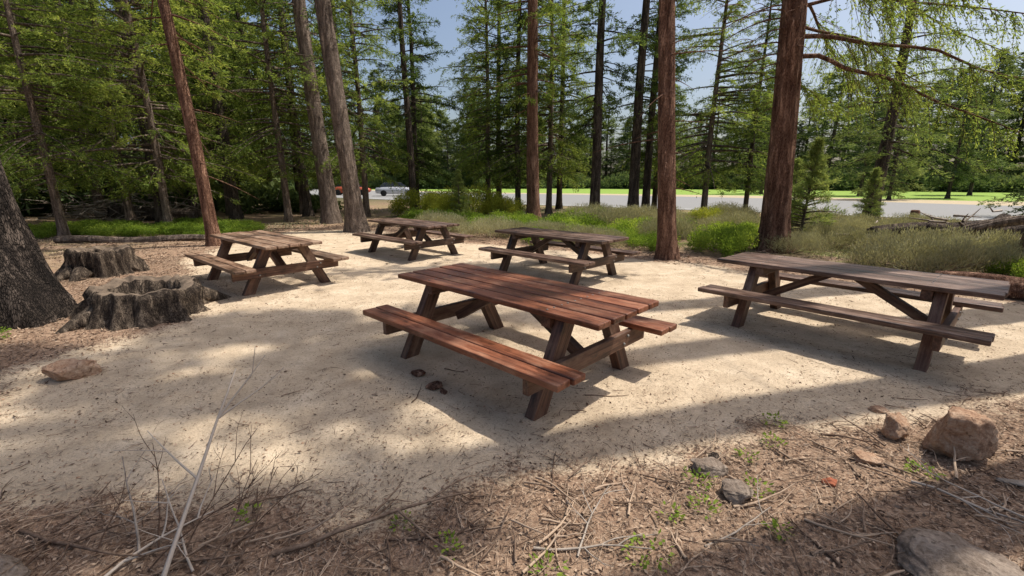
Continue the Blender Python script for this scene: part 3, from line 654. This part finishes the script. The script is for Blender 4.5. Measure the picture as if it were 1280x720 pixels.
def table(x,y,deg,mtop,mfr,L=2.44,np_=5):
    e=bpy.data.objects.new('picnic_table',None); col.objects.link(e)
    z0=float(height(np.array([x]),np.array([y]))[0])-.006
    e.location=(x,y,z0); e.rotation_euler=(0,0,math.radians(deg))
    W=.87; pw_=W/np_
    st=newst()
    for i in range(np_):
        dx=rng.normal(0,.008)
        wbox(st,(L,pw_-.013,.046),Matrix.Translation((dx,-W/2+pw_*(i+.5),.727+rng.normal(0,.002))),rng.uniform(.2,.85),.009,14,.0022)
    finish(st,'tabletop',mtop,e)
    for k_,sy in enumerate((-1,1)):
        st=newst()
        for j in (0,1):
            wbox(st,(L-.02+rng.normal(0,.01),.137,.05),Matrix.Translation((rng.normal(0,.006),sy*(.715+(-.0725 if j else .0725)),.427+rng.normal(0,.001))),rng.uniform(.25,.75),.010,14,.0022)
        finish(st,'bench_%d'%(k_+1),mtop,e)
    for k_,sx in enumerate((-1,1)):
        st=newst(); X0=sx*.82
        wbox(st,(.80,.085,.09),frame((X0-sx*.092,0,.657),(0,1,0),(1,0,0)),.4,.005)      # cleat
        wbox(st,(1.62,.055,.14),frame((X0+sx*.078,0,.330),(0,1,0),(1,0,0)),.45,.006)     # bench bearer
        for sy in (-1,1):
            a=Vector((X0,sy*.62,-.03)); b=Vector((X0,sy*.25,.70)); c=(a+b)/2
            wbox(st,((b-a).length,.09,.14),frame(c,b-a,(1,0,0)),rng.uniform(.3,.6),.006)
        a=Vector((X0-sx*.05,0,.30)); b=Vector((sx*.12,0,.675))
        wbox(st,((b-a).length,.085,.085),frame((a+b)/2,b-a,(0,1,0)),.4,.005)
        finish(st,'a_frame_%d'%(k_+1),mfr,e)
        bb=MB()
        for yy in (-.50,-.44,.44,.50):
            p=np.array([X0+sx*.105,yy,.33+(.03 if abs(yy)>.47 else -.03)]); tube(bb,[p,p+np.array([sx*.012,0,0])],[.014,.012],10,0,.5,cap=True)
        o=obj('bolts_%d'%(k_+1),bb.mesh('bolts',[M_bolt]),parent=e)
    bb=MB()
    for sx in (-1,1):
        for i in range(np_):
            for dd in (-.04,.04):
                p=np.array([sx*.735,-W/2+pw_*(i+.5)+dd,.7485]); tube(bb,[p,p+np.array([0,0,.004])],[.009,.008],8,0,.5,ref=np.array([1.,0,0]),cap=True)
    obj('screws',bb.mesh('screws',[M_bolt]),parent=e)
W_red=woodmat('stained_red_wood',(.050,.016,.008),(.18,.060,.028),(.31,.122,.062),(.40,.215,.13),.36)
W_dk=woodmat('dark_weathered_wood',(.030,.017,.012),(.108,.060,.041),(.205,.127,.092),(.30,.21,.16),.36)
W_br=woodmat('brown_weathered_wood',(.06,.032,.020),(.20,.115,.072),(.34,.22,.15),(.42,.31,.22),.42)
W_fr=woodmat('dark_frame_wood',(.018,.010,.007),(.062,.033,.022),(.135,.08,.054),(.19,.12,.085),.5)
W_fr2=woodmat('red_frame_wood',(.035,.016,.010),(.115,.053,.032),(.215,.117,.073),(.29,.19,.127),.5)
table(0,4.0,136.3,W_red,W_fr2)
table(3.66,4.83,131,W_dk,W_fr2)
table(.83,8.15,136,W_dk,W_fr)
table(-2.35,10.5,137,W_dk,W_fr)
table(-4.18,7.5,139,W_br,W_fr2)

# ------------------------------------------------------------ cars
def car(x,y,rz,colr):
    e=bpy.data.objects.new('parked_car',None); col.objects.link(e); e.location=(x,y,.02); e.rotation_euler=(0,0,rz)
    m,nt,b,out=newmat('car_paint'); n_=noi(nt,mapv(nt,1,1,1),30,2)
    nt.links.new(ramp(nt,n_,[(.3,colr),(.7,tuple(c*1.08 for c in colr))]),b.inputs['Base Color']); b.inputs['Roughness'].default_value=.25; b.inputs['Metallic'].default_value=.3
    mg,nt,b,out=newmat('car_glass'); n_=noi(nt,mapv(nt,1,1,1),3,2); nt.links.new(ramp(nt,n_,[(.3,(.015,.018,.02)),(.7,(.03,.035,.04))]),b.inputs['Base Color']); b.inputs['Roughness'].default_value=.08
    mt=simplemat('tyre_rubber',(.015,.015,.015),(.03,.03,.03),20)
    S=[(-2.2,.42,.72,.70),(-2.1,.30,.86,.82),(-1.5,.26,.95,.88),(-.4,.24,.97,.90),(.9,.24,.95,.90),(1.7,.27,.84,.86),(2.1,.32,.72,.80),(2.2,.42,.60,.66)]
    mb=MB();v=[]
    for xx,a_,b_,w in S:
        v+= [(xx,-w*.9,a_),(xx,-w,a_+.12),(xx,-w,(a_+b_)/2),(xx,-w*.93,b_-.04),(xx,-w*.8,b_),(xx,w*.8,b_),(xx,w*.93,b_-.04),(xx,w,(a_+b_)/2),(xx,w,a_+.12),(xx,w*.9,a_)]
    i=np.arange(80).reshape(8,10); j=np.roll(i,-1,1); f=np.stack([i[:-1],j[:-1],j[1:],i[1:]],-1).reshape(-1,4).tolist()
    for k_ in (0,7): f+= [(i[k_][0],i[k_][1],i[k_][8],i[k_][9]),(i[k_][1],i[k_][2],i[k_][7],i[k_][8]),(i[k_][2],i[k_][3],i[k_][6],i[k_][7]),(i[k_][3],i[k_][4],i[k_][5],i[k_][6])]
    mb.add(v,f,0,.5,True); obj('body',mb.mesh('body',[m]),parent=e)
    mb=MB();v=[]
    for xx,z,w in [(-1.85,.9,.76),(-1.35,1.38,.62),(-.2,1.46,.62),(.55,1.38,.60),(1.25,.90,.74)]: v+=[(xx,-w,z),(xx,w,z)]
    v+=[(-1.85,-.78,.9),(1.25,-.78,.9),(-1.85,.78,.9),(1.25,.78,.9)]
    mb.add(v,[(0,1,3,2),(6,7,9,8),(0,2,6,8),(2,4,6,6),(1,9,7,3),(3,7,5,5)],1); mb.add(np.array(v)+[0,0,.004],[(2,3,5,4),(4,5,7,6)],0)
    obj('cabin',mb.mesh('cabin',[m,mg]),parent=e)
    for xx in (-1.35,1.35):
        for yy in (-.84,.84):
            mb=MB(); tube(mb,[(xx,yy-.1,.32),(xx,yy-.09,.32),(xx,yy+.09,.32),(xx,yy+.1,.32)],[.27,.32,.32,.27],20,0,.5,cap=True); obj('wheel',mb.mesh('wheel',[mt]),parent=e)
car(-12.6,50,.25,(.45,.46,.49)); car(-18.6,53,.2,(.45,.10,.05))

# ------------------------------------------------------------ light, sky, camera
w=bpy.data.worlds.new('World'); sc.world=w; w.use_nodes=True; nt=w.node_tree
bgn=nt.nodes.get('Background') or nt.nodes.new('ShaderNodeBackground')
sky=nt.nodes.new('ShaderNodeTexSky'); sky.sky_type='NISHITA'; sky.sun_disc=False
sd=Vector((.52,.15,1)).normalized()
sky.sun_elevation=math.asin(sd.z); sky.sun_rotation=math.atan2(sd.x,sd.y); sky.air_density=1; sky.dust_density=4; sky.ozone_density=1
nt.links.new(sky.outputs[0],bgn.inputs[0]); bgn.inputs[1].default_value=.15
o_=nt.nodes.get('World Output') or nt.nodes.new('ShaderNodeOutputWorld'); nt.links.new(bgn.outputs[0],o_.inputs[0])
l=bpy.data.lights.new('sun','SUN'); l.energy=5; l.angle=math.radians(.5); l.color=(1,.95,.86)
lo=bpy.data.objects.new('sun',l); col.objects.link(lo); lo.rotation_euler=(-sd).to_track_quat('-Z','Y').to_euler()
cam=bpy.data.cameras.new('camera'); cam.lens=15.75; cam.sensor_width=36; cam.clip_end=3000; cam.clip_start=.02
co=bpy.data.objects.new('camera',cam); col.objects.link(co); co.location=(0,0,1.7); co.rotation_euler=(math.radians(90-13.55),0,0)
sc.camera=co
sc.view_settings.view_transform='Standard'; sc.view_settings.look='None'; sc.view_settings.exposure=0
print('verts',sum(len(m.vertices) for m in bpy.data.meshes))
